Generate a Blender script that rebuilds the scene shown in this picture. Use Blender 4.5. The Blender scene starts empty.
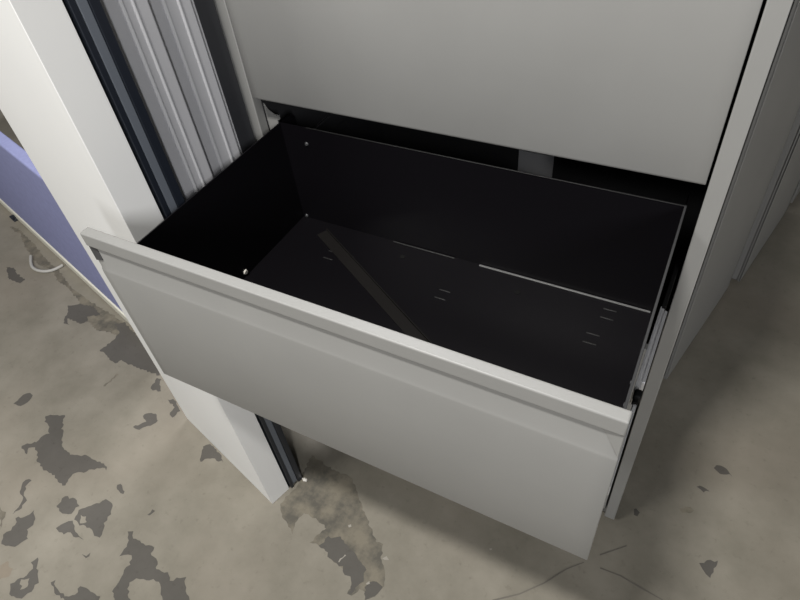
import bpy, bmesh, math, random
from mathutils import Vector, Matrix

sc = bpy.context.scene
# ------------------------------------------------------------------ camera
cam_d = bpy.data.cameras.new('camera')
cam = bpy.data.objects.new('camera', cam_d)
sc.collection.objects.link(cam)
cam_d.sensor_width = 36.0
cam_d.lens = 27.837
cam_d.clip_start = 0.02
cam.location = (0.38386, -0.36540, 1.50324)
cam.rotation_euler = (math.radians(44.4519), math.radians(5.2952), math.radians(27.9386))
sc.camera = cam
# ------------------------------------------------------------------ world, lamps, exposure
world = bpy.data.worlds.new('warehouse_air')
sc.world = world
world.use_nodes = True
bg = world.node_tree.nodes['Background']
bg.inputs['Color'].default_value = (0.93, 0.97, 1.0, 1)
bg.inputs['Strength'].default_value = 0.05
sc.view_settings.view_transform = 'Standard'
sc.view_settings.look = 'None'
sc.view_settings.gamma = 1.0
sc.view_settings.use_curve_mapping = False
sc.view_settings.exposure = -0.09

def area(name, loc, target, sx, sy, power, col):
    d = bpy.data.lights.new(name, 'AREA')
    d.shape = 'RECTANGLE'; d.size = sx; d.size_y = sy; d.energy = power; d.color = col
    o = bpy.data.objects.new(name, d); sc.collection.objects.link(o)
    o.location = loc
    o.rotation_euler = (Vector(target) - Vector(loc)).to_track_quat('-Z', 'Y').to_euler()
    return o
area('ceiling_lamp', (-0.16, -0.76, 3.3), (0, 0.2, 0), 0.4, 0.14, 84, (1.0, 0.98, 0.945))
area('fill_lamp_left', (-2.2, -2.6, 3.4), (0, 0.2, 0.8), 1.2, 0.3, 66, (1.0, 0.99, 0.965))  # added fill from the front left, no fixture known there
area('ceiling_lamp.002', (-1.0, 2.5, 3.3), (0, 0.2, 0.8), 1.2, 0.3, 74, (0.99, 0.985, 1.0))
area('fill_lamp_right', (3.0, -3.0, 2.8), (-0.3, 0.2, 0.8), 0.3, 1.2, 106, (0.985, 0.985, 1.0))  # added fill that brightens the white panel's right-hand face

# ------------------------------------------------------------------ materials
def pmat(name, col, rough=0.5, metal=0.0, spec=0.5, noise=None, bump=None, coat=0.0):
    m = bpy.data.materials.new(name); m.use_nodes = True
    nt = m.node_tree; b = nt.nodes['Principled BSDF']
    b.inputs['Roughness'].default_value = rough
    b.inputs['Metallic'].default_value = metal
    b.inputs['Specular IOR Level'].default_value = spec
    b.inputs['Coat Weight'].default_value = coat
    tc = nt.nodes.new('ShaderNodeTexCoord')
    if noise:
        sc_, amt = noise
        n = nt.nodes.new('ShaderNodeTexNoise'); n.inputs['Scale'].default_value = sc_
        n.inputs['Detail'].default_value = 5
        nt.links.new(tc.outputs['Object'], n.inputs['Vector'])
        r = nt.nodes.new('ShaderNodeValToRGB')
        r.color_ramp.elements[0].position = 0.3; r.color_ramp.elements[1].position = 0.7
        r.color_ramp.elements[0].color = (*[c * (1 - amt) for c in col], 1)
        r.color_ramp.elements[1].color = (*[min(1, c * (1 + amt)) for c in col], 1)
        nt.links.new(n.outputs['Fac'], r.inputs['Fac'])
        nt.links.new(r.outputs['Color'], b.inputs['Base Color'])
    else:
        b.inputs['Base Color'].default_value = (*col, 1)
    if bump:
        n2 = nt.nodes.new('ShaderNodeTexNoise'); n2.inputs['Scale'].default_value = bump[0]
        nt.links.new(tc.outputs['Object'], n2.inputs['Vector'])
        bp = nt.nodes.new('ShaderNodeBump'); bp.inputs['Strength'].default_value = bump[1]
        bp.inputs['Distance'].default_value = 0.001
        nt.links.new(n2.outputs['Fac'], bp.inputs['Height'])
        nt.links.new(bp.outputs['Normal'], b.inputs['Normal'])
    return m

M = {}
M['paint'] = pmat('light_grey_enamel', (0.265, 0.263, 0.253), 0.42, spec=0.5, noise=(7, 0.03), bump=(900, 0.05))
M['black'] = pmat('black_enamel', (0.0042, 0.0037, 0.0048), 0.34, spec=0.28, bump=(600, 0.04))
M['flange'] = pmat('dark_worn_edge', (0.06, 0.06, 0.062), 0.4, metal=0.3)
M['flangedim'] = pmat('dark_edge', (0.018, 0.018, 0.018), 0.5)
M['shade_liner'] = pmat('inner_shade_dark', (0.022, 0.022, 0.024), 0.6)
M['steel'] = pmat('zinc_steel', (0.60, 0.60, 0.61), 0.3, metal=0.45, noise=(30, 0.08))
M['floorstrip'] = pmat('bright_grey_edge', (0.16, 0.16, 0.16), 0.4, metal=0.2)
M['dullsteel'] = pmat('dull_steel', (0.10, 0.10, 0.105), 0.5, metal=0.4, noise=(25, 0.2))
M['block'] = pmat('dark_grey_block', (0.055, 0.055, 0.058), 0.5)
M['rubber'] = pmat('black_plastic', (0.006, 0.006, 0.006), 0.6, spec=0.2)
M['white'] = pmat('white_laminate', (0.80, 0.80, 0.785), 0.55, noise=(3, 0.02))
M['navy'] = pmat('dark_navy_trim', (0.012, 0.015, 0.022), 0.35)
M['navygrey'] = pmat('blue_grey_insert', (0.115, 0.128, 0.15), 0.4)
M['trim'] = pmat('grey_aluminium_trim', (0.46, 0.46, 0.475), 0.5, metal=0.1, noise=(9, 0.04))
M['charcoal'] = pmat('charcoal_gap_shade', (0.035, 0.036, 0.040), 0.5)
M['trimlight'] = pmat('pale_grey_bead', (0.60, 0.60, 0.615), 0.4, metal=0.1)
M['blue'] = pmat('blue_fabric', (0.245, 0.262, 0.455), 0.85, noise=(60, 0.06))
M['cream'] = pmat('cream_edge', (0.70, 0.68, 0.58), 0.5)
M['cable'] = pmat('white_plastic_cable', (0.42, 0.41, 0.38), 0.5)
M['chip'] = pmat('white_paint_chip', (0.75, 0.72, 0.66), 0.7)

def floor_mat(name, dark, light, warm, rough, scale=5.5, p=(0.33, 0.66)):
    m = bpy.data.materials.new(name); m.use_nodes = True
    nt = m.node_tree; b = nt.nodes['Principled BSDF']
    b.inputs['Roughness'].default_value = rough
    b.inputs['Specular IOR Level'].default_value = 0.35
    tc = nt.nodes.new('ShaderNodeTexCoord')
    def noise(s, d, r=0.55, off=0.0):
        n = nt.nodes.new('ShaderNodeTexNoise'); n.inputs['Scale'].default_value = s
        n.inputs['Detail'].default_value = d; n.inputs['Roughness'].default_value = r
        mp = nt.nodes.new('ShaderNodeMapping'); mp.inputs['Location'].default_value = (off, off * 1.7, off * .3)
        nt.links.new(tc.outputs['Object'], mp.inputs['Vector'])
        nt.links.new(mp.outputs['Vector'], n.inputs['Vector'])
        return n
    def ramp(n, p0, c0, p1, c1):
        r = nt.nodes.new('ShaderNodeValToRGB')
        r.color_ramp.elements[0].position = p0; r.color_ramp.elements[0].color = (*c0, 1)
        r.color_ramp.elements[1].position = p1; r.color_ramp.elements[1].color = (*c1, 1)
        nt.links.new(n.outputs['Fac'], r.inputs['Fac']); return r
    r1 = ramp(noise(scale, 8, 0.62), p[0], dark, p[1], light)
    r2 = ramp(noise(2.1, 4, 0.5, 3.1), 0.45, (0, 0, 0), 0.75, (0.55, 0.55, 0.55))
    mx = nt.nodes.new('ShaderNodeMixRGB'); mx.inputs['Color2'].default_value = (*warm, 1)
    nt.links.new(r2.outputs['Color'], mx.inputs['Fac']); nt.links.new(r1.outputs['Color'], mx.inputs['Color1'])
    r3 = ramp(noise(55, 4, 0.6, 7.7), 0.60, (1, 1, 1), 0.78, (0.80, 0.79, 0.77))
    mu = nt.nodes.new('ShaderNodeMixRGB'); mu.blend_type = 'MULTIPLY'; mu.inputs['Fac'].default_value = 1
    nt.links.new(mx.outputs['Color'], mu.inputs['Color1']); nt.links.new(r3.outputs['Color'], mu.inputs['Color2'])
    nt.links.new(mu.outputs['Color'], b.inputs['Base Color'])
    bp = nt.nodes.new('ShaderNodeBump'); bp.inputs['Strength'].default_value = 0.12; bp.inputs['Distance'].default_value = 0.003
    nt.links.new(noise(40, 6).outputs['Fac'], bp.inputs['Height']); nt.links.new(bp.outputs['Normal'], b.inputs['Normal'])
    return m
M['floor'] = floor_mat('worn_concrete_paint', (0.192, 0.176, 0.140), (0.268, 0.246, 0.202), (0.236, 0.204, 0.162), 0.62)
M['bare'] = floor_mat('bare_dark_concrete', (0.085, 0.079, 0.069), (0.108, 0.100, 0.088), (0.089, 0.079, 0.067), 0.7)
M['half'] = floor_mat('worn_and_shaded_concrete', (0.105, 0.097, 0.080), (0.205, 0.183, 0.140), (0.150, 0.128, 0.097), 0.66, 17.0, (0.40, 0.60))
M['rust'] = floor_mat('rusty_stain', (0.190, 0.160, 0.122), (0.245, 0.212, 0.165), (0.22, 0.178, 0.134), 0.66)
M['crack'] = pmat('hairline_crack', (0.15, 0.137, 0.115), 0.8)
M['fleck'] = floor_mat('pale_paint_fleck', (0.30, 0.28, 0.24), (0.36, 0.335, 0.29), (0.32, 0.29, 0.24), 0.6)

# ------------------------------------------------------------------ helpers
def box(bm, x0, x1, y0, y1, z0, z1, bevel=0.0, seg=2, mi=0):
    vs = [bm.verts.new(p) for p in ((x0,y0,z0),(x1,y0,z0),(x1,y1,z0),(x0,y1,z0),(x0,y0,z1),(x1,y0,z1),(x1,y1,z1),(x0,y1,z1))]
    fs = [bm.faces.new([vs[i] for i in f]) for f in ((3,2,1,0),(4,5,6,7),(0,1,5,4),(1,2,6,5),(2,3,7,6),(3,0,4,7))]
    for f in fs: f.material_index = mi
    if bevel:
        es = list({e for f in fs for e in f.edges})
        r = bmesh.ops.bevel(bm, geom=es, offset=bevel, segments=seg, affect='EDGES', profile=0.5)
        for f in r['faces']: f.material_index = mi; f.smooth = True
    return bm

def prism_x(bm, prof, x0, x1, mi=0):
    """profile of (y, z) points swept along X"""
    a = [bm.verts.new((x0, y, z)) for y, z in prof]
    b = [bm.verts.new((x1, y, z)) for y, z in prof]
    n = len(prof); fs = [bm.faces.new(a), bm.faces.new(b[::-1])]
    for i in range(n):
        fs.append(bm.faces.new((a[i], b[i], b[(i+1) % n], a[(i+1) % n])))
    for f in fs: f.material_index = mi
    bmesh.ops.recalc_face_normals(bm, faces=fs)
    return fs

def cyl(bm, c, axis, r, h, seg=20, bevel=0.0):
    q = Vector((0, 0, 1)).rotation_difference(Vector(axis)).to_matrix().to_4x4()
    q.translation = Vector(c)
    bmesh.ops.create_cone(bm, cap_ends=True, segments=seg, radius1=r, radius2=r - bevel, depth=h, matrix=q)

def obj(name, bm, mats, parent=None, smooth=False):
    bmesh.ops.recalc_face_normals(bm, faces=bm.faces)
    me = bpy.data.meshes.new(name); bm.to_mesh(me); bm.free()
    for m in (mats if isinstance(mats, (list, tuple)) else [mats]): me.materials.append(m)
    if smooth:
        for p in me.polygons: p.use_smooth = True
    o = bpy.data.objects.new(name, me); sc.collection.objects.link(o)
    if parent: o.parent = parent
    return o

def tag(o, label=None, cat=None, group=None, kind=None):
    if label: o['label'] = label
    if cat: o['category'] = cat
    if group: o['group'] = group
    if kind: o['kind'] = kind
    return o

def empty(name, loc=(0,0,0), rz=0.0):
    o = bpy.data.objects.new(name, None); sc.collection.objects.link(o)
    o.empty_display_size = 0.1; o.location = loc; o.rotation_euler = (0, 0, rz)
    return o

def copy_tree(o, parent=None):
    c = o.copy(); sc.collection.objects.link(c)
    if parent: c.parent = parent
    for ch in o.children: copy_tree(ch, c)
    return c

# ------------------------------------------------------------------ floor with its worn paint
PATCHES = [
 ('d', [(-1.2134,0.0086),(-1.1956,0.0208),(-1.1588,0.0375),(-1.1262,0.0002),(-1.0738,-0.0417),(-1.0298,-0.0532),(-0.9878,-0.0375),(-0.96,-0.0334),(-0.9429,-0.0316),(-0.9055,-0.0327),(-0.8895,-0.041),(-0.9138,-0.0451),(-0.9254,-0.0541),(-0.9452,-0.0754),(-0.9741,-0.0949),(-0.964,-0.1164),(-0.9619,-0.1306),(-0.9924,-0.1297),(-1.0174,-0.1212),(-1.0459,-0.1224),(-1.0747,-0.1176),(-1.1089,-0.1087),(-1.1208,-0.0953),(-1.149,-0.0828),(-1.1641,-0.0898),(-1.1537,-0.1106),(-1.1926,-0.0964),(-1.1776,-0.0791),(-1.1594,-0.0681),(-1.1648,-0.0509),(-1.1496,-0.0306),(-1.1685,-0.0124),(-1.1917,-0.0092)]),
 ('d', [(-1.0849,-0.1647),(-1.0676,-0.1602),(-1.066,-0.1795),(-1.0476,-0.1999),(-1.0293,-0.2084),(-1.0211,-0.2381),(-1.0306,-0.2537),(-1.0346,-0.2334),(-1.0387,-0.2128),(-1.0663,-0.1972),(-1.085,-0.1766)]),
 ('d', [(-0.9376,-0.1818),(-0.9359,-0.1529),(-0.9039,-0.1435),(-0.8782,-0.1537),(-0.8783,-0.178),(-0.9009,-0.1887)]),
 ('d', [(-0.8549,-0.1863),(-0.866,-0.1644),(-0.8464,-0.1386),(-0.8221,-0.1104),(-0.7943,-0.1084),(-0.7774,-0.1332),(-0.7717,-0.1573),(-0.7574,-0.1768),(-0.7536,-0.1925),(-0.7799,-0.1927),(-0.7999,-0.1867),(-0.8297,-0.1903)]),
 ('h', [(-0.8494,-0.1729),(-0.8344,-0.1679),(-0.8192,-0.1779),(-0.8318,-0.186)]),
 ('d', [(-0.8839,-0.2268),(-0.881,-0.2116),(-0.8598,-0.194),(-0.8435,-0.2022),(-0.8174,-0.2107),(-0.7881,-0.2152),(-0.8057,-0.2175),(-0.8367,-0.22),(-0.8587,-0.2305)]),
 ('d', [(-1.0126,-0.2561),(-0.9896,-0.2396),(-0.9843,-0.2206),(-0.9641,-0.2275),(-0.9502,-0.2479),(-0.9556,-0.2664),(-0.9305,-0.2805),(-0.9359,-0.2986),(-0.9497,-0.3155),(-0.9844,-0.322),(-1.0011,-0.304),(-0.9959,-0.2857),(-0.9953,-0.2694)]),
 ('d', [(-0.6967,-0.1477),(-0.6855,-0.1423),(-0.6698,-0.1553),(-0.6341,-0.1533),(-0.6021,-0.148),(-0.5942,-0.1688),(-0.5681,-0.1707),(-0.5566,-0.189),(-0.5251,-0.1784),(-0.5061,-0.1925),(-0.488,-0.1744),(-0.476,-0.1685),(-0.4588,-0.1877),(-0.4369,-0.1994),(-0.4232,-0.2148),(-0.4775,-0.2415),(-0.5084,-0.221),(-0.5302,-0.2042),(-0.5614,-0.2148),(-0.5856,-0.2267),(-0.5956,-0.2408),(-0.5778,-0.2641),(-0.5518,-0.278),(-0.5872,-0.2954),(-0.6201,-0.2757),(-0.6175,-0.2607),(-0.6254,-0.2414),(-0.6302,-0.2248),(-0.6277,-0.2092),(-0.64,-0.191),(-0.6601,-0.1958),(-0.6693,-0.2051),(-0.6704,-0.1858),(-0.6722,-0.1717)]),
 ('d', [(-0.6591,0.094),(-0.684,0.1379),(-0.6689,0.1512),(-0.6264,0.1396),(-0.5943,0.1241),(-0.6164,0.1199),(-0.6386,0.1156)]),
 ('d', [(-0.926,0.0983),(-0.9028,0.1263),(-0.9236,0.14),(-0.9228,0.1542),(-0.8877,0.1632),(-0.8675,0.1451),(-0.8787,0.1239),(-0.8996,0.101)]),
 ('d', [(-0.8988,0.2213),(-0.8735,0.2256),(-0.8309,0.2027),(-0.8383,0.1719),(-0.8568,0.1841),(-0.8582,0.2042)]),
 ('d', [(-1.3499,-0.0033),(-1.352,0.0251),(-1.3445,0.0463),(-1.3229,0.0456),(-1.3128,0.028),(-1.3223,0.0019)]),
 ('d', [(-0.8716,-0.3803),(-0.8662,-0.3634),(-0.8527,-0.3473),(-0.8508,-0.3272),(-0.8665,-0.3202),(-0.8624,-0.3015),(-0.8423,-0.3231),(-0.8103,-0.3456),(-0.8072,-0.3673),(-0.8129,-0.3839),(-0.8139,-0.3935),(-0.8457,-0.4)]),
 ('h', [(-0.854,-0.3623),(-0.841,-0.3512),(-0.8243,-0.3665),(-0.8356,-0.3766)]),
 ('d', [(-0.7232,-0.3399),(-0.6982,-0.3231),(-0.7028,-0.3024),(-0.6758,-0.2984),(-0.6611,-0.3004),(-0.6386,-0.2984),(-0.6267,-0.3149),(-0.6985,-0.3502)]),
 ('d', [(-0.7796,-0.3306),(-0.7749,-0.3236),(-0.7532,-0.3363),(-0.7192,-0.3379),(-0.7239,-0.3448),(-0.7504,-0.3441)]),
 ('d', [(-0.8263,-0.0611),(-0.8186,-0.0552),(-0.7909,-0.0675),(-0.7883,-0.0753),(-0.8071,-0.0728)]),
 ('d', [(-0.6806,-0.0904),(-0.6812,-0.0713),(-0.6731,-0.0718),(-0.6754,-0.0879)]),
 ('d', [(-0.763,-0.2435),(-0.7493,-0.2428),(-0.7456,-0.2321),(-0.7409,-0.2398),(-0.745,-0.2466)]),
 ('m', [(-1.0811,-0.2554),(-1.0544,-0.2595),(-1.0288,-0.2854),(-1.023,-0.2987)]),
 ('r', [(-0.9397,-0.3606),(-0.9304,-0.3463),(-0.9018,-0.352),(-0.891,-0.3708),(-0.9083,-0.384)]),
 ('m', [(-2.1845,0.6159),(-2.1375,0.6224),(-2.0684,0.6025),(-1.9848,0.5785),(-1.8397,0.5275),(-1.7282,0.5002),(-1.6056,0.4519),(-1.4969,0.4314),(-1.3439,0.415),(-1.2724,0.4023),(-1.1195,0.3533),(-1.1519,0.3234),(-1.2758,0.3505),(-1.3448,0.3375),(-1.4428,0.3643),(-1.5297,0.4176),(-1.6319,0.4506),(-1.701,0.4611),(-1.7542,0.4895),(-1.8626,0.497),(-2.0009,0.5496),(-2.0999,0.6017),(-2.1317,0.6009)]),
 ('d', [(-1.4865,0.3108),(-1.4587,0.3141),(-1.4927,0.3343),(-1.4281,0.3358),(-1.4055,0.3541),(-1.4287,0.3703),(-1.3907,0.3952),(-1.4476,0.4156),(-1.5067,0.4052),(-1.5466,0.3775),(-1.5167,0.3595),(-1.5078,0.3366)]),
 ('d', [(-1.2611,0.2758),(-1.1672,0.2549),(-1.1567,0.2748),(-1.0982,0.2702),(-1.0152,0.2772),(-0.9897,0.2782),(-1.0195,0.3048),(-1.1195,0.3533),(-1.2748,0.4047),(-1.3042,0.3853),(-1.2555,0.3592),(-1.2517,0.3199)]),
 ('d', [(-1.9659,0.434),(-1.9234,0.4409),(-1.8905,0.4235),(-1.8237,0.4105),(-1.8265,0.3895),(-1.8975,0.3901)]),
 ('d', [(-0.9816,0.2275),(-0.9902,0.2664),(-0.975,0.2688),(-0.94,0.2321),(-0.9668,0.2271)]),
 ('m', [(-1.1315,0.1706),(-1.1297,0.2265),(-1.1192,0.2253),(-1.1243,0.1709)]),
 ('d', [(0.5992,0.6577),(0.604,0.6673),(0.6228,0.6739),(0.6436,0.6547),(0.6223,0.6509),(0.6066,0.6508)]),
 ('d', [(0.5695,0.5877),(0.5838,0.5964),(0.599,0.5896),(0.5869,0.5779)]),
 ('m', [(0.5427,0.5114),(0.5573,0.525),(0.5734,0.5212),(0.5682,0.5074),(0.5498,0.5025)]),
 ('d', [(0.4476,0.4472),(0.4463,0.4628),(0.45,0.4675),(0.4606,0.46),(0.4566,0.4496)]),
 ('d', [(0.6087,0.3949),(0.6221,0.4098),(0.6458,0.4188),(0.6385,0.3968),(0.6356,0.3706),(0.6259,0.3781),(0.6154,0.3855)]),
 ('k', [(0.4016,0.3178),(0.4516,0.3657),(0.4522,0.3633),(0.4025,0.3147)]),
 ('k', [(0.4098,0.2882),(0.455,0.2908),(0.5086,0.2842),(0.5533,0.2782),(0.5501,0.2766),(0.5058,0.2804),(0.4557,0.2878),(0.4106,0.2852)]),
 ('m', [(-0.3726,0.0895),(-0.3691,0.1275),(-0.3568,0.1706),(-0.3413,0.1704),(-0.3205,0.1285),(-0.2984,0.1069),(-0.3065,0.0648),(-0.2953,0.0362),(-0.3176,0.0492),(-0.3489,0.0618)]),
 ('m', [(-0.2445,0.0375),(-0.24,0.0628),(-0.2273,0.0924),(-0.2044,0.1067),(-0.2088,0.1251),(-0.2316,0.1386),(-0.2089,0.1599),(-0.1792,0.1461),(-0.1449,0.1351),(-0.119,0.1142),(-0.0868,0.1166),(-0.0761,0.1153),(-0.0685,0.0934),(-0.0484,0.0596),(-0.0303,0.0442),(-0.025,0.029),(-0.0322,0.0079),(-0.0418,-0.0084),(-0.0491,-0.0177),(-0.0621,-0.0009),(-0.0734,-0.0035),(-0.0841,-0.0234),(-0.0929,-0.0248),(-0.0978,-0.0007),(-0.1087,0.012),(-0.1217,0.0117),(-0.1381,0.0221),(-0.1648,0.0216),(-0.1902,0.0346),(-0.2198,0.0428)]),
 ('d', [(-0.2182,0.0404),(-0.2098,0.0706),(-0.183,0.0835),(-0.1299,0.0637),(-0.084,0.0423),(-0.0753,0.0163),(-0.0862,-0.0198),(-0.0924,-0.0234),(-0.0968,-0.0002),(-0.1087,0.012),(-0.1217,0.0117),(-0.1381,0.0221),(-0.1648,0.0216),(-0.1902,0.0346)]),
 ('d', [(-0.0661,0.0059),(-0.0602,0.0236),(-0.0376,0.0288),(-0.0262,0.0254),(-0.0322,0.0079),(-0.0418,-0.0084),(-0.0491,-0.0177)]),
 ('w', [(-0.3539,0.1834),(-0.3479,0.1824),(-0.3457,0.1736),(-0.3576,0.1718),(-0.3595,0.1769)]),
 ('w', [(-0.1807,0.1194),(-0.1742,0.1238),(-0.1694,0.118),(-0.1752,0.1139)]),
 ('w', [(-0.1559,0.0291),(-0.1482,0.0517),(-0.1446,0.0502),(-0.1513,0.0282)]),
 ('w', [(-0.0681,0.015),(-0.0633,0.0222),(-0.058,0.0176),(-0.064,0.0123)]),
 ('w', [(-0.0619,0.0839),(-0.0538,0.0929),(-0.0452,0.0889),(-0.0541,0.0815)]),
 ('w', [(0.1633,0.2176),(0.1675,0.2211),(0.1699,0.2171),(0.1654,0.2142)]),
 ('k', [(0.2122,0.1108),(0.2629,0.1517),(0.3052,0.1996),(0.3407,0.2515),(0.3732,0.2842),(0.3737,0.2823),(0.3426,0.2496),(0.3074,0.1972),(0.2651,0.1494),(0.2187,0.1113)]),
 ('m', [(-0.3617,0.1458),(-0.3777,0.2478),(-0.3098,0.2353),(-0.2391,0.2354),(-0.1874,0.1904),(-0.0994,0.1152),(-0.0358,0.0518),(-0.0379,-0.0073),(-0.096,0.0356),(-0.1789,0.077),(-0.2582,0.0966),(-0.3132,0.0943)]),  # wear and the shade under the drawer, both put into the colour
]

random.seed(11)
def ragged(pts, amp):
    """walk the outline in short steps and wobble it, like flaked paint"""
    out = []
    for i, p in enumerate(pts):
        q = pts[(i + 1) % len(pts)]
        d = math.hypot(q[0]-p[0], q[1]-p[1]); n = max(1, int(d / 0.007))
        nx, ny = (-(q[1]-p[1]) / max(d, 1e-6), (q[0]-p[0]) / max(d, 1e-6))
        for k in range(n):
            t = k / n; w = random.uniform(-1, 1) * min(amp, d * 0.2)
            out.append((p[0] + (q[0]-p[0]) * t + nx * w, p[1] + (q[1]-p[1]) * t + ny * w))
    return out
bm = bmesh.new()
vs = [bm.verts.new(p) for p in ((-7,-6,0),(7,-6,0),(7,8,0),(-7,8,0))]
bm.faces.new(vs)
levels = {'m': (1, .0002), 'r': (2, .0002), 'd': (3, .0004), 'h': (0, .0006), 'k': (4, .0007), 'w': (5, .0008)}
for ti, (tone, pts) in enumerate(PATCHES):
    mi, z = levels[tone]
    z += ti * 1e-6
    pp = ragged(pts, 0.0 if tone == 'k' else 0.0036)
    f = bm.faces.new([bm.verts.new((x, y, z)) for x, y in pp]); f.material_index = mi
    if f.normal.z < 0 or f.calc_area() and (f.normal_update() or f.normal.z < 0): f.normal_flip()
    bmesh.ops.triangulate(bm, faces=[f])
me = bpy.data.meshes.new('floor'); bm.to_mesh(me); bm.free()
for k in ('floor', 'half', 'rust', 'bare', 'crack', 'fleck'): me.materials.append(M[k])
fl = bpy.data.objects.new('floor', me); sc.collection.objects.link(fl)
fl['kind'] = 'structure'

# ------------------------------------------------------------------ lateral file cabinet
# Local frame: x across the front, y into the cabinet, z up; y = 0 is the front plane of the case.
W2 = 0.381        # half width of a drawer front
OUT = 0.409       # half width of the case
CD = 0.458        # case depth
H = 1.346
def drawer_front(name, h, parent, block=False):
    """front plate; z = 0 at its lower edge, y = 0 at the lip. Plate with a slanted finger recess under a rounded lip"""
    bm = bmesh.new()
    zf, zr, zl = h - 0.069, h - 0.0265, h - 0.0240
    yf, yr, yb = 0.0018, 0.0052, 0.0160
    r = 0.0035
    prof = [(yb, 0), (yf + r, 0), (yf + r*.3, r*.3), (yf, r), (yf, zf - .006), (yf + .0006, zf - .002), (yf + .002, zf + .002),
            (yr - .0004, zr - .002), (yr, zr), (yr, h - 0.004), (yb, h - 0.004)]
    # middle length of the plate, then the mitred ends where the recess runs out
    xs = [-W2, -W2 + 0.001, -W2 + 0.016, W2 - 0.022, W2 - 0.001, W2]
    rows = []
    for i, x in enumerate(xs):
        row = []
        for (y, z) in prof:
            yy = y
            if i in (0, 1, 4, 5) and zf - .001 < z <= zl + .030 and y < yb: yy = min(y, yf + .004) if block is None else y
            if i in (0, 5): yy = min(yy + (0.001 if y < yb else 0), yb)
            row.append(bm.verts.new((x, yy, z)))
        rows.append(row)
    n = len(prof)
    for i in range(len(xs) - 1):
        for k in range(n):
            f = bm.faces.new((rows[i][k], rows[i+1][k], rows[i+1][(k+1) % n], rows[i][(k+1) % n]))
            f.smooth = 3 <= k <= 6
    bm.faces.new(rows[0]); bm.faces.new(rows[-1][::-1])
    o = obj(name, bm, M['paint'], parent)
    # mitred web at the right end of the recess, dark block at the left end
    b2 = bmesh.new()
    a = [b2.verts.new(p) for p in ((W2-.022, yr-.0006, zr), (W2-.0012, yr-.0030, zr), (W2-.0012, yf+.0000, zf+.004))]
    b_ = [b2.verts.new((v.co.x, yb - .0006, v.co.z)) for v in a]
    b2.faces.new(a); b2.faces.new(b_[::-1])
    for i in range(3): b2.faces.new((a[i], a[(i+1) % 3], b_[(i+1) % 3], b_[i]))
    obj('recess_end', b2, M['paint'], o)
    b2 = bmesh.new(); a = [b2.verts.new(p) for p in ((-W2+.0003, yf+.0005, zf+.016), (-W2+.0145, yf+.0012, zf+.019), (-W2+.0145, yf+.0032, zr+.002), (-W2+.0003, yf+.0010, zr+.002))]
    b_ = [b2.verts.new((v.co.x, yb - .0006, v.co.z)) for v in a]
    b2.faces.new(a); b2.faces.new(b_[::-1])
    for i in range(4): b2.faces.new((a[i], a[(i+1) % 4], b_[(i+1) % 4], b_[i]))
    obj('end_block', b2, M['block'], o)['label'] = 'dark end block under the lip'
    # lip
    b3 = bmesh.new()
    box(b3, -W2, W2, 0.0, yb, zl, h, bevel=0.0022, seg=3)
    lip = obj('pull_lip', b3, M['paint'], o)
    return o

def build_cabinet(back='rubber'):
    root = empty('file_cabinet')
    bm = bmesh.new()
    box(bm, -OUT, -OUT + 0.009, 0.003, CD, 0.012, H, 0.0015)
    box(bm, OUT - 0.009, OUT, 0.003, CD, 0.012, H, 0.0015)
    box(bm, -OUT + .002, OUT - .002, 0.003, CD, H - 0.022, H, 0.003)
    for s in (-1, 1):
        x0, x1 = sorted((s * (OUT - .0042), s * (OUT - .001))); box(bm, x0, x1, CD - .004, CD, .014, H - .002, .0005)
    box(bm, -OUT + .004, OUT - .004, 0.012, CD - 0.004, 0.012, 0.03)
    for s in (-1, 1):                                   # front stiles folded inwards
        x0, x1 = sorted((s * (OUT - 0.0243), s * OUT))
        box(bm, x0, x1, 0.0, 0.022, 0.012, H, 0.0018)
    obj('case', bm, M['paint'], root)
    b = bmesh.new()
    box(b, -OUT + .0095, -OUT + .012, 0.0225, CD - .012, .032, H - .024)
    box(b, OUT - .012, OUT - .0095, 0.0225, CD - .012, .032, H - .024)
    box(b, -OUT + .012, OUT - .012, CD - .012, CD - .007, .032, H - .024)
    obj('shade_liner', b, M['shade_liner'], root)  # dark sheets put the unlit inside of the case into the colour
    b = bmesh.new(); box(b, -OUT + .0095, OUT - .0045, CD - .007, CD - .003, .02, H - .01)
    o = obj('back_panel', b, M[back], root)  # black variant paints in the dark gap behind the cabinet
    if back == 'rubber': o['label'] = 'back panel blackened to draw the shaded gap'
    for s in (-1, 1):
        for y in (0.03, CD - 0.04):
            g = bmesh.new(); cyl(g, (s * (OUT - 0.022), y, 0.0065), (0, 0, 1), 0.014, 0.013, 20, 0.002)
            obj('foot_glide', g, M['rubber'], root)
    return root

FRONTS = [(0.052, 0.293), (0.352, 0.293), (0.659, 0.330), (0.9935, 0.3265)]   # lower edge, height
def closed_drawer(root, z, h):
    d = drawer_front('drawer', h, root)
    d.location = (0, -0.004, z)
    return d

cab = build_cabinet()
cab.location = (0, 0.408, 0)
tag(cab, 'light grey lateral file cabinet with its black drawer pulled open', 'file cabinet', 'grey lateral file cabinets')
for z, h in (FRONTS[0], FRONTS[1], (0.9880, 0.3320)): closed_drawer(cab, z, h)

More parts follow.
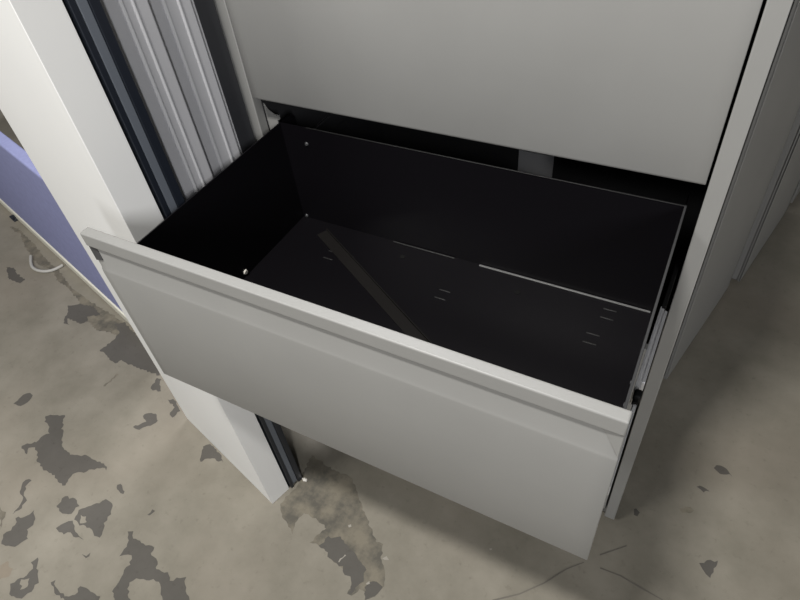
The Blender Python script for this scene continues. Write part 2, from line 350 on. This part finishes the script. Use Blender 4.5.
# the open drawer: black tray with grey front
z0, hf = FRONTS[2]
yo = -0.408                                             # pulled out by this much
tray = bmesh.new()
ZT, ZB = 0.9280, 0.706                                  # wall tops and drawer floor
IN, INL, T = 0.3690, 0.3585, 0.0022
def taper(o):
    for v in o.data.vertices:
        if v.co.x > 0.34: v.co.x += 0.0025 - 0.0205 * (v.co.y - 0.02)
    return o
def rear_wall(bm, s):
    """side wall whose upper rear corner is rounded"""
    xi, xo = (IN, IN + T) if s > 0 else (-INL, -INL - T)
    pr = [(0.017, ZB - .004), (0.017, ZT)]
    ye, r = 0.482, 0.018
    for k in range(7):
        a = math.pi/2 * (1 - k/6); pr.append((ye - r + r * math.cos(a), ZT - r + r * math.sin(a)))
    pr += [(ye, ZB - .004)]
    x0, x1 = sorted((xi, xo)); prism_x(bm, pr, x0, x1)
rear_wall(tray, -1); rear_wall(tray, 1)
box(tray, -INL, IN, 0.017, 0.0195, ZB, ZT + .02)                     # inner front wall
box(tray, -INL, IN, 0.436, 0.4385, ZB - .004, ZT)                    # back wall
box(tray, -INL, IN, 0.017, 0.436, ZB - .004, ZB)                     # floor
drawer = taper(obj('drawer', tray, M['black'], cab)); drawer.location = (0, yo, 0)
drawer['label'] = 'black open drawer tray'
front = drawer_front('drawer_front', hf, drawer); front.location = (0, 0, z0)
front['label'] = 'light grey drawer front'
# bm helper for tray fittings
def fit(name, fn, mat, label=None):
    b = bmesh.new(); fn(b); o = taper(obj(name, b, mat, drawer)) if name in ('wall_flange', 'light_spot') else obj(name, b, mat, drawer)
    if label: o['label'] = label
    return o
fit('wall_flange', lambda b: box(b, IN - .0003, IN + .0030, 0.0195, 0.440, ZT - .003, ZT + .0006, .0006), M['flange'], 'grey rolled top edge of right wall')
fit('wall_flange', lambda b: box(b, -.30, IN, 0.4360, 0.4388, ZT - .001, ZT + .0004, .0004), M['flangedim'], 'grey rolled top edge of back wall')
fit('floor_edge', lambda b: box(b, 0.047, 0.358, 0.4305, 0.4345, ZB, ZB + .0022, .0007), M['floorstrip'], 'bright strip along the back of the drawer floor')  # thin strip in a brighter grey than the tray
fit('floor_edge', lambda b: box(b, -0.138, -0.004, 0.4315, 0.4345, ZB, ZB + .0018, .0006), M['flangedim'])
rail = fit('diagonal_strip', lambda b: (lambda L: [box(b, 0, L, -.022, 0.0, 0, .0012), box(b, 0, L, 0.0, .0016, 0, .006)])(0.385), M['dullsteel'], 'flat dark strip lying diagonally')
rail.location = (-0.285, 0.412, ZB + .0002); rail.rotation_euler = (0, 0, math.atan2(-0.172, 0.30))  # thin dark strip set diagonally across the drawer floor
rail.data.materials[0] = pmat('dark_brown_strip', (0.009, 0.008, 0.0075), 0.5, spec=0.25)
def slots(b, x, y):
    for dy in (0, -.021):
        box(b, x - .011, x + .011, y + dy - .0012, y + dy + .0012, ZB - .0002, ZB + .0012, .0004)
for x, y in ((0.016, 0.346), (0.285, 0.348), (0.296, 0.412), (-0.235, 0.36)):
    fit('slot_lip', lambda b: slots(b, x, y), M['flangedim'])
for x, y in ((-0.100, 0.400), (0.137, 0.393)):
    fit('floor_hole', lambda b: cyl(b, (x, y, ZB + .0003), (0, 0, 1), .0055, .0008, 16), M['rubber'])
def light_spot(p, ax, r=.0045):
    fit('light_spot', lambda b: cyl(b, p, ax, r, .003, 14, .0015), M['chip'] if r > .0055 else M['dullsteel'])  # small discs colour in light seen through holes in the tray
light_spot((-INL + .0012, 0.236, ZB + .010), (1, 0, 0), .0056)
light_spot((-0.350, 0.4350, ZB + .004), (0, -1, 0), .0042)
light_spot((-0.306, 0.4350, 0.893), (0, -1, 0), .0042)
light_spot((IN - .0012, 0.20, 0.80), (-1, 0, 0), .0040)
light_spot((IN - .0012, 0.175, 0.78), (-1, 0, 0), .0050)
# slides on both sides
def slide(s, y0, y1):
    def fn(b):
        x0, x1 = sorted((s * .3745, s * .3785)); box(b, x0, x1, y0, y1, .825, .829, .0008)
        x0, x1 = sorted((s * .3725, s * .3745)); box(b, x0, x1, y0, y1, .800, .832, .0006)
        x0, x1 = sorted((s * .3785, s * .3835)); box(b, x0, x1, y0 + .02, y1, .806, .826, .0015)
    return fn
sl = fit('slide_rail', slide(1, 0.165, 0.325), M['steel'], 'shiny steel slide rail')
fit('slide_rail', lambda b: box(b, .3735, .3800, .330, .470, .803, .829, .001), M['rubber'])
fit('slide_rail', lambda b: box(b, -.3735, -.3612, .330, .470, .803, .829, .001), M['dullsteel'])
fit('slide_rail', lambda b: box(b, .3768, .3820, .022, .165, .806, .826, .0012), M['steel'])
fit('rail_stop', lambda b: (box(b, .3745, .3845, .152, .166, .822, .836, .003), cyl(b, (.379, .152, .826), (0, 1, 0), .004, .010, 12)), M['rubber'], 'black plastic rail stop')
fit('screw', lambda b: cyl(b, (.3790, .105, .820), (1, 0, 0), .0045, .003, 14, .001), M['rubber'])
# things fixed inside the case, seen through the gap above the tray
b = bmesh.new(); box(b, -0.030, 0.055, CD - .014, CD - .0122, 0.55, 0.69, .0008)
o = obj('back_plate', b, M['trim'], cab); o['label'] = 'grey plate on the back wall inside'
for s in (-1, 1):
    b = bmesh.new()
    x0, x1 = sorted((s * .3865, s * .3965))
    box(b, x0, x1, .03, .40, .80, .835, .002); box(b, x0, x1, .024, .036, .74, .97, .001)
    obj('slide_bracket', b, M['shade_liner'], cab)
b = bmesh.new()
pr = [(-.4000, .80), (-.4000, .972), (-.3880, .966), (-.3800, .952), (-.3680, .9445), (-.3560, .9430), (-.3560, .9360), (-.3622, .9330), (-.3622, .80)]
a = [b.verts.new((x, .026, z)) for x, z in pr]; c2 = [b.verts.new((x, .0285, z)) for x, z in pr]
b.faces.new(a); b.faces.new(c2[::-1])
for i in range(len(pr)): b.faces.new((a[i], a[(i+1) % len(pr)], c2[(i+1) % len(pr)], c2[i]))
obj('corner_gusset', b, M['paint'], cab)

# the two cabinets standing behind, turned a little
proto = build_cabinet()
for z, h in FRONTS: closed_drawer(proto, z, h)
ang = math.atan2(-0.0995, 0.4515)                       # heading of the visible sides
def place(o, corner):
    """put the rear right corner (local -> world) at the given floor point, drawers facing away"""
    rz = ang + math.pi
    c, s = math.cos(rz), math.sin(rz)
    lx, ly = -OUT, CD                                   # turned round: this corner faces us on the right
    o.location = (corner[0] - (c * lx - s * ly), corner[1] - (s * lx + c * ly), 0)
    o.rotation_euler = (0, 0, rz)
second = build_cabinet('paint')
for z, h in FRONTS: closed_drawer(second, z, h)
third = copy_tree(second)
place(proto, (0.434, 0.882)); place(second, (0.562, 1.371)); place(third, (0.672, 1.862))
tag(proto, 'grey file cabinet standing right behind the open-drawer cabinet', 'file cabinet', 'grey lateral file cabinets')
tag(second, 'second grey file cabinet behind the open-drawer cabinet, cut by the right photo edge', 'file cabinet', 'grey lateral file cabinets')
tag(third, 'grey file cabinet farthest back, a sliver at the right edge of the photo', 'file cabinet', 'grey lateral file cabinets')

# ------------------------------------------------------------------ stack of panels standing on edge, left of the cabinet
RZ = math.atan2(-0.2645, 0.9645)
# panel frame: local x runs along the panel towards its visible end (end at x = 0), y is its thickness, z up
def panel_root(name, end, label, group=None):
    r = empty(name, (end[0], end[1], 0), RZ)
    return tag(r, label, 'panel', group)
PH = 1.75
LEAN = math.tan(math.radians(0.7))                       # the whole stack leans a little away from the cabinet
def lean(o):
    for v in o.data.vertices: v.co.x -= v.co.z * LEAN
    return o
w = bmesh.new()
box(w, -0.413, 0.0, 0.0, 0.058, 0.0, PH, 0.0010, 2)
o = lean(obj('panel', w, M['white']))
o.location = (-0.3925, 0.0810, 0); o.rotation_euler = (0, 0, RZ)
tag(o, 'thick white panel standing upright, outermost of the stack left of the drawer', 'panel')

r = panel_root('panel', (-0.3710, 0.1395), 'dark navy framed panel between the white panel and the grey ones')
b = bmesh.new()
box(b, -0.38, -0.010, 0.002, 0.037, 0.004, PH - .02, .002)
lean(obj('board', b, M['navygrey'], r))['label'] = 'blue grey board'
b = bmesh.new()
box(b, -0.012, 0.0, 0.0, 0.009, 0.0, PH - .02, .001); box(b, -0.012, 0.0, 0.0245, 0.039, 0.0, PH - .02, .001)
box(b, -0.014, -0.008, 0.008, 0.0255, 0.0, PH - .02)
lean(obj('edge_channel', b, M['navy'], r))['label'] = 'dark navy edge channel'
b = bmesh.new(); box(b, -0.0085, -0.001, 0.0092, 0.0243, 0.01, PH - .03, .002)
lean(obj('insert_strip', b, M['navygrey'], r))['label'] = 'blue grey strip in the channel'

def grey_panel(yc, th, x_end, beads, mat, bead_mat, label, group=None):
    r = panel_root('panel', (x_end, yc), label, group)
    b = bmesh.new(); box(b, -0.36, -0.008, 0.001, th - .001, 0.224, PH - .04, .002)
    lean(obj('board', b, mat, r))
    b = bmesh.new(); box(b, -0.012, 0.0, 0.0, th, 0.220, PH - .04, .0035, 3)
    lean(obj('edge_trim', b, mat, r))
    for f0, f1 in beads:
        b = bmesh.new(); box(b, -0.004, 0.0030, f0, f1, 0.222, PH - .042, .0022, 3)
        lean(obj('edge_bead', b, bead_mat, r))
    b = bmesh.new(); box(b, -0.30, -0.15, th * .2, th * .8, 0.0, 0.226, .002)
    obj('foot', b, M['navy'], r)
    return r
grey_panel(0.1830, 0.0770, -0.3880, ((.034, .040), (.051, .056)), M['trim'], M['trimlight'], 'wide grey panel standing right against the dark navy one', 'grey panels in the stack')
grey_panel(0.2715, 0.0705, -0.3920, ((.022, .028), (.046, .051)), M['trim'], M['trimlight'], 'second wide grey panel, between the first one and the dark gap panel', 'grey panels in the stack')
grey_panel(0.3480, 0.0535, -0.4020, ((.0125, .017),), M['charcoal'], M['trimlight'], 'added dark panel drawing the shaded gap beside the file cabinet')  # dark filler, shade between stack and cabinet put into its colour

# ------------------------------------------------------------------ blue screen on the floor at the far left
r = empty('screen', (-1.339, 0.428, 0), RZ)
tag(r, 'low blue screen with cream trim standing on the floor behind the white panel', 'screen')
b = bmesh.new(); box(b, -1.75, 0.34, 0.006, 0.036, 0.045, 0.540, .002); obj('fabric_board', b, M['blue'], r)['label'] = 'blue fabric board'
b = bmesh.new(); box(b, -1.75, 0.34, 0.002, 0.040, 0.540, 0.602, .006, 3); obj('top_rail', b, M['blue'], r)
b = bmesh.new(); box(b, -1.75, 0.34, 0.0, 0.042, 0.004, 0.045, .004); obj('bottom_rail', b, M['cream'], r)['label'] = 'cream bottom rail'
for x in (-0.90,):
    b = bmesh.new(); cyl(b, (x, -.002, .009), (0, 0, 1), .012, .018, 16, .003); box(b, x - .035, x + .02, -.016, .04, 0, .006, .001)
    obj('foot', b, M['navy'], r)['label'] = 'black foot'

# ------------------------------------------------------------------ small things on the floor
def curve_tube(name, pts, rad, mat):
    cu = bpy.data.curves.new(name, 'CURVE'); cu.dimensions = '3D'; cu.bevel_depth = rad; cu.bevel_resolution = 3
    s = cu.splines.new('NURBS'); s.points.add(len(pts) - 1); s.use_endpoint_u = True; s.order_u = 3
    for p, q in zip(s.points, pts): p.co = (*q, 1)
    o = bpy.data.objects.new(name, cu); sc.collection.objects.link(o)
    dg = bpy.context.evaluated_depsgraph_get(); dg.update()
    me = bpy.data.meshes.new_from_object(o.evaluated_get(dg)); bpy.data.objects.remove(o)
    me.materials.clear(); me.materials.append(mat)
    for p in me.polygons: p.use_smooth = True
    o = bpy.data.objects.new(name, me); sc.collection.objects.link(o); return o
c = curve_tube('cable', [(x, y, .006) for x, y in ((-1.915,.515),(-1.871,.477),(-1.826,.464),(-1.78,.471),(-1.747,.497),(-1.741,.528))], .006, M['cable'])
tag(c, 'short white cable curling on the floor beside the blue screen', 'cable')
b = bmesh.new()
bmesh.ops.create_icosphere(b, subdivisions=2, radius=.006)
for v in b.verts: v.co = Vector((v.co.x * 1.3, v.co.y * .8, max(v.co.z, -.004) * .8)) * (1 + .18 * math.sin(v.co.x * 900 + v.co.y * 700))
o = obj('paint_chip', b, M['chip']); o.location = (-0.352, 0.175, 0.0042)
tag(o, 'tiny white chip on the floor at the foot of the dark navy panel', 'debris')
